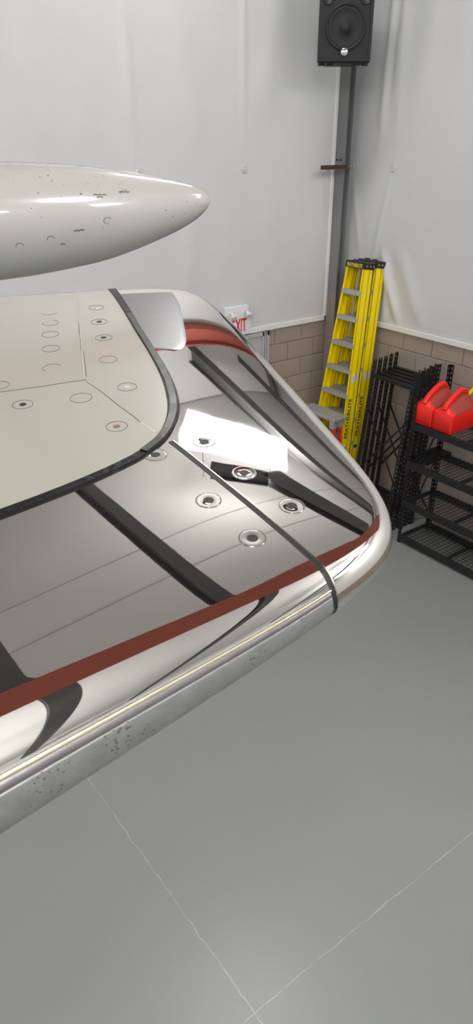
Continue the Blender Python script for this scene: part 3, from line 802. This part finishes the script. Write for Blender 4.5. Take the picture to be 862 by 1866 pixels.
for x, y, dirs in ((RX0, RY1, ((1, 0, 0), (0, -1, 0))), (RX1, RY1, ((-1, 0, 0), (0, -1, 0))), (RX0, RY0, ((1, 0, 0), (0, 1, 0))), (RX1, RY0, ((-1, 0, 0), (0, 1, 0)))):
    m = MB(); upright(m, (x, y, 0), (x, y, 1.93), dirs); m.build('post', M['rack'], rack)
for zt in TOPS:
    for x in (RX0 + .01, RX1 - .04):
        m = MB().box((x - .012, RY0, zt - .078), (x + .012, RY1, zt - .004)); m.box((x, RY0, zt - .03), (x + .03, RY1, zt - .024)); m.build('beam', M['rack'], rack, bevel=.002, seg=1)
    for y in (RY0 + .01, RY1 - .01, RY0 + .64, RY0 + 1.27):
        MB().bar((RX0 + .01, y, zt - .045), (RX1 - .02, y, zt - .045), .02, .035).build('side_rail', M['rack'], rack)
    m = MB()
    for y in np.arange(RY0 + .03, RY1 - .01, .052): m.bar((RX0 + .0, y, zt - .001), (RX1 - .02, y, zt - .001), .0055, .0055)
    for x in np.arange(RX0 + .03, RX1 - .03, .05): m.bar((x, RY0 + .01, zt - .006), (x, RY1 - .01, zt - .006), .0045, .0045)
    tag(m.build('wire_deck', M['wire'], rack), kind='stuff')
# end frame diagonals
for z0, z1 in ((.15, .9), (.9, .2), (.55, 1.3)):
    MB().bar((RX0 + .03, RY1 - .012, z0), (RX1 - .03, RY1 - .012, z1), .006, .02).build('brace', M['rack'], rack)

# beams laid flat on the second shelf
for i in range(4):
    x = RX0 + .06 + (i % 4) * .085; z = TOPS[1] + .004
    o = empty('loose_beam', (x + .04, 4.2, z), 'loose black shelf beam lying across the left end of the second shelf', 'beam', 'loose beams on the second shelf')
    MB().box((RX0 + .05, 4.405 - i * .055, z), (RX1 - .06, 4.445 - i * .055, z + .045)).build('beam_web', M['rack'], o, bevel=.002, seg=1)
    MB().box((RX0 + .05, 4.398 - i * .055, z + .038), (RX1 - .06, 4.445 - i * .055, z + .046)).build('beam_flange', M['rack'], o)

# dismantled end frames leaning on the right wall between ladders and rack
FRAME_LABELS = ['black shelving end frame nearest the ladders, frontmost of the leaning stack', 'second black shelving end frame from the front of the leaning stack',
                'middle black shelving end frame of the leaning stack', 'fourth black shelving end frame, second from the wall in the leaning stack', 'black shelving end frame flat against the wall, hindmost of the leaning stack']
for i in range(5):
    xo = i * .072
    root = empty('shelving_end_frame', (5.7 + xo, 4.96, 0), FRAME_LABELS[i], 'shelf frame', 'dismantled shelving frames leaning on the wall')
    xt = 5.85 + xo; xb = xt - .22 + i * .02; top = 1.83 + i * .012; y0 = 4.66 - i * .008; y1 = 5.28 - i * .012
    for y, dy in ((y0, 1), (y1, -1)):
        m = MB(); upright(m, (xb, y, .0), (xt, y, top), ((1, 0, 0), (0, dy, 0)), .05); m.build('upright', M['rack'], root)
    def X(z): return xb + (xt - xb) * z / top
    for z in (top - .17, .25):
        MB().bar((X(z) + .02, y0, z), (X(z) + .02, y1, z), .03, .05, (1, 0, 0)).build('crossbar', M['rack'], root)
    if i in (0, 2, 4):
        for z0, z1 in ((.55, 1.3), (1.3, .55)):
            MB().bar((X(z0) + .012 + .02 * (z0 > z1), y0 + .02, z0), (X(z1) + .012 + .02 * (z0 > z1), y1 - .02, z1), .022, .006, (1, 0, 0)).build('brace', M['rack'], root)

# ------------------------------------------------------------------ red fuel cans
def fuel_can(y0, label, spout):
    x0 = 5.585; z0 = TOPS[0] + .003; w = .236
    root = empty('fuel_can', (x0 + .2, y0 + w / 2, z0), label, 'fuel can', 'red fuel cans on the top shelf')
    # body lofted along x: (x, side height, ridge height, half width scale)
    secs = [(.0, .19, .20, .94), (.012, .20, .215, 1.0), (.05, .205, .245, 1.0), (.12, .212, .285, 1.0), (.21, .222, .322, 1.0), (.29, .232, .335, 1.0), (.35, .228, .315, 1.0), (.395, .205, .25, .98), (.41, .18, .20, .93)]
    G = []
    for x, h, hr, s_ in secs:
        hw = w / 2 * s_
        half = [(hw - .008, 0.0), (hw, .008), (hw, h - .02), (hw - .006, h - .004), (hw - .022, h + .006), (.05, hr - .012), (.030, hr)]
        pr = half + [(-a, b) for a, b in reversed(half)]
        pr.append(pr[0])
        G.append([(x0 + x, y0 + w/2 + a, z0 + b) for a, b in pr])
    m = MB().grid(np.array(G)); n = len(G[0]) - 1
    nv = len(G[0])
    m.f.append(tuple(range(n))); m.f.append(tuple(reversed([(len(G)-1)*nv + k for k in range(n)])))
    o = m.build('can_body', M['red_plastic'], root)
    o.data.materials.append(M['dusty_red'])
    bm = bmesh.new(); bm.from_mesh(o.data); bmesh.ops.remove_doubles(bm, verts=bm.verts, dist=1e-5); bmesh.ops.recalc_face_normals(bm, faces=bm.faces)
    for f_ in bm.faces:
        nz = f_.normal
        if nz.z > .35 and abs(nz.y) > .3 and .04 < f_.calc_center_median().x + .2 < .36 and f_.calc_area() > .0008: f_.material_index = 1
    bmesh.ops.bevel(bm, geom=[e for e in bm.edges if len(e.link_faces) == 2 and e.calc_face_angle() > .7], offset=.010, segments=3, affect='EDGES', clamp_overlap=True)
    bm.to_mesh(o.data); bm.free()
    o.data.polygons.foreach_set('use_smooth', [True] * len(o.data.polygons))
    yc = y0 + w / 2
    # moulded handle arch
    path = smooth_path([(.02, .225), (.05, .275), (.12, .325), (.20, .368), (.26, .382), (.30, .370), (.325, .335), (.335, .28)], 6)
    hd = MB(); P = []
    for (x, z) in path:
        P.append(1)
    t = np.gradient(path, axis=0); t /= np.linalg.norm(t, axis=1)[:, None]; nr = np.c_[-t[:, 1], t[:, 0]]
    rows = []
    for q, nn_ in zip(path, nr):
        row = []
        for a in np.linspace(0, 2*math.pi, 17):
            ca, sa = math.cos(a), math.sin(a); ca = math.copysign(abs(ca) ** .7, ca); sa = math.copysign(abs(sa) ** .7, sa)
            row.append((x0 + q[0] + nn_[0] * sa * .021, yc + ca * .027, z0 + q[1] + nn_[1] * sa * .021))
        rows.append(row)
    hd.grid(np.array(rows)).build('handle', M['red_plastic'], root, smooth=True)
    # dusty web under the handle
    wpoly = [(x0 + .03, z0 + .215), (x0 + .06, z0 + .262), (x0 + .12, z0 + .308), (x0 + .20, z0 + .352), (x0 + .26, z0 + .366), (x0 + .30, z0 + .35), (x0 + .325, z0 + .26), (x0 + .2, z0 + .25)]
    MB().prism(wpoly, 1, yc - .017, yc + .017).build('handle_web', M['dusty_red'], root)
    # moulded side ribs and front lettering block
    for k, (za, wl) in enumerate(((.135, .09), (.115, .10))):
        q = MB(); px = x0 - .0008
        for j in range(7):
            ya = yc + .055 - j * .016; q.box((px, ya - .006 * (1 + (j * 7 % 3) * .2), z0 + za - .005), (px + .002, ya + .002, z0 + za + .004 + (j % 2) * .003))
        if spout: q.build('stamped_print', M['dusty_red'], root)
    if spout:
        cx = x0 + .37; cz = z0 + .27; cy = yc + .02
        MB().tube([(cx, cy, cz - .02), (cx + .01, cy - .008, cz + .035)], [.030, .028], 16).build('spout_collar', M['cap_black'], root, bevel=.003)
        MB().tube(smooth_path([(cx + .008, cy - .006, cz + .02), (cx + .03, cy - .04, cz + .09), (cx + .055, cy - .085, cz + .16), (cx + .085, cy - .15, cz + .215), (cx + .11, cy - .22, cz + .24)], 6), .016, 12).build('spout', M['yellow'], root, smooth=True)
    else:
        cx = x0 + .37; cz = z0 + .255
        MB().tube([(cx, yc, cz - .02), (cx + .005, yc, cz + .03)], [.034, .032], 16).build('filler_cap', M['cap_black'], root, bevel=.003)
fuel_can(4.214, 'red plastic fuel can without a spout, next to the rack post on the top shelf', False)
fuel_can(3.968, 'red plastic fuel can with a yellow spout on the top shelf', True)
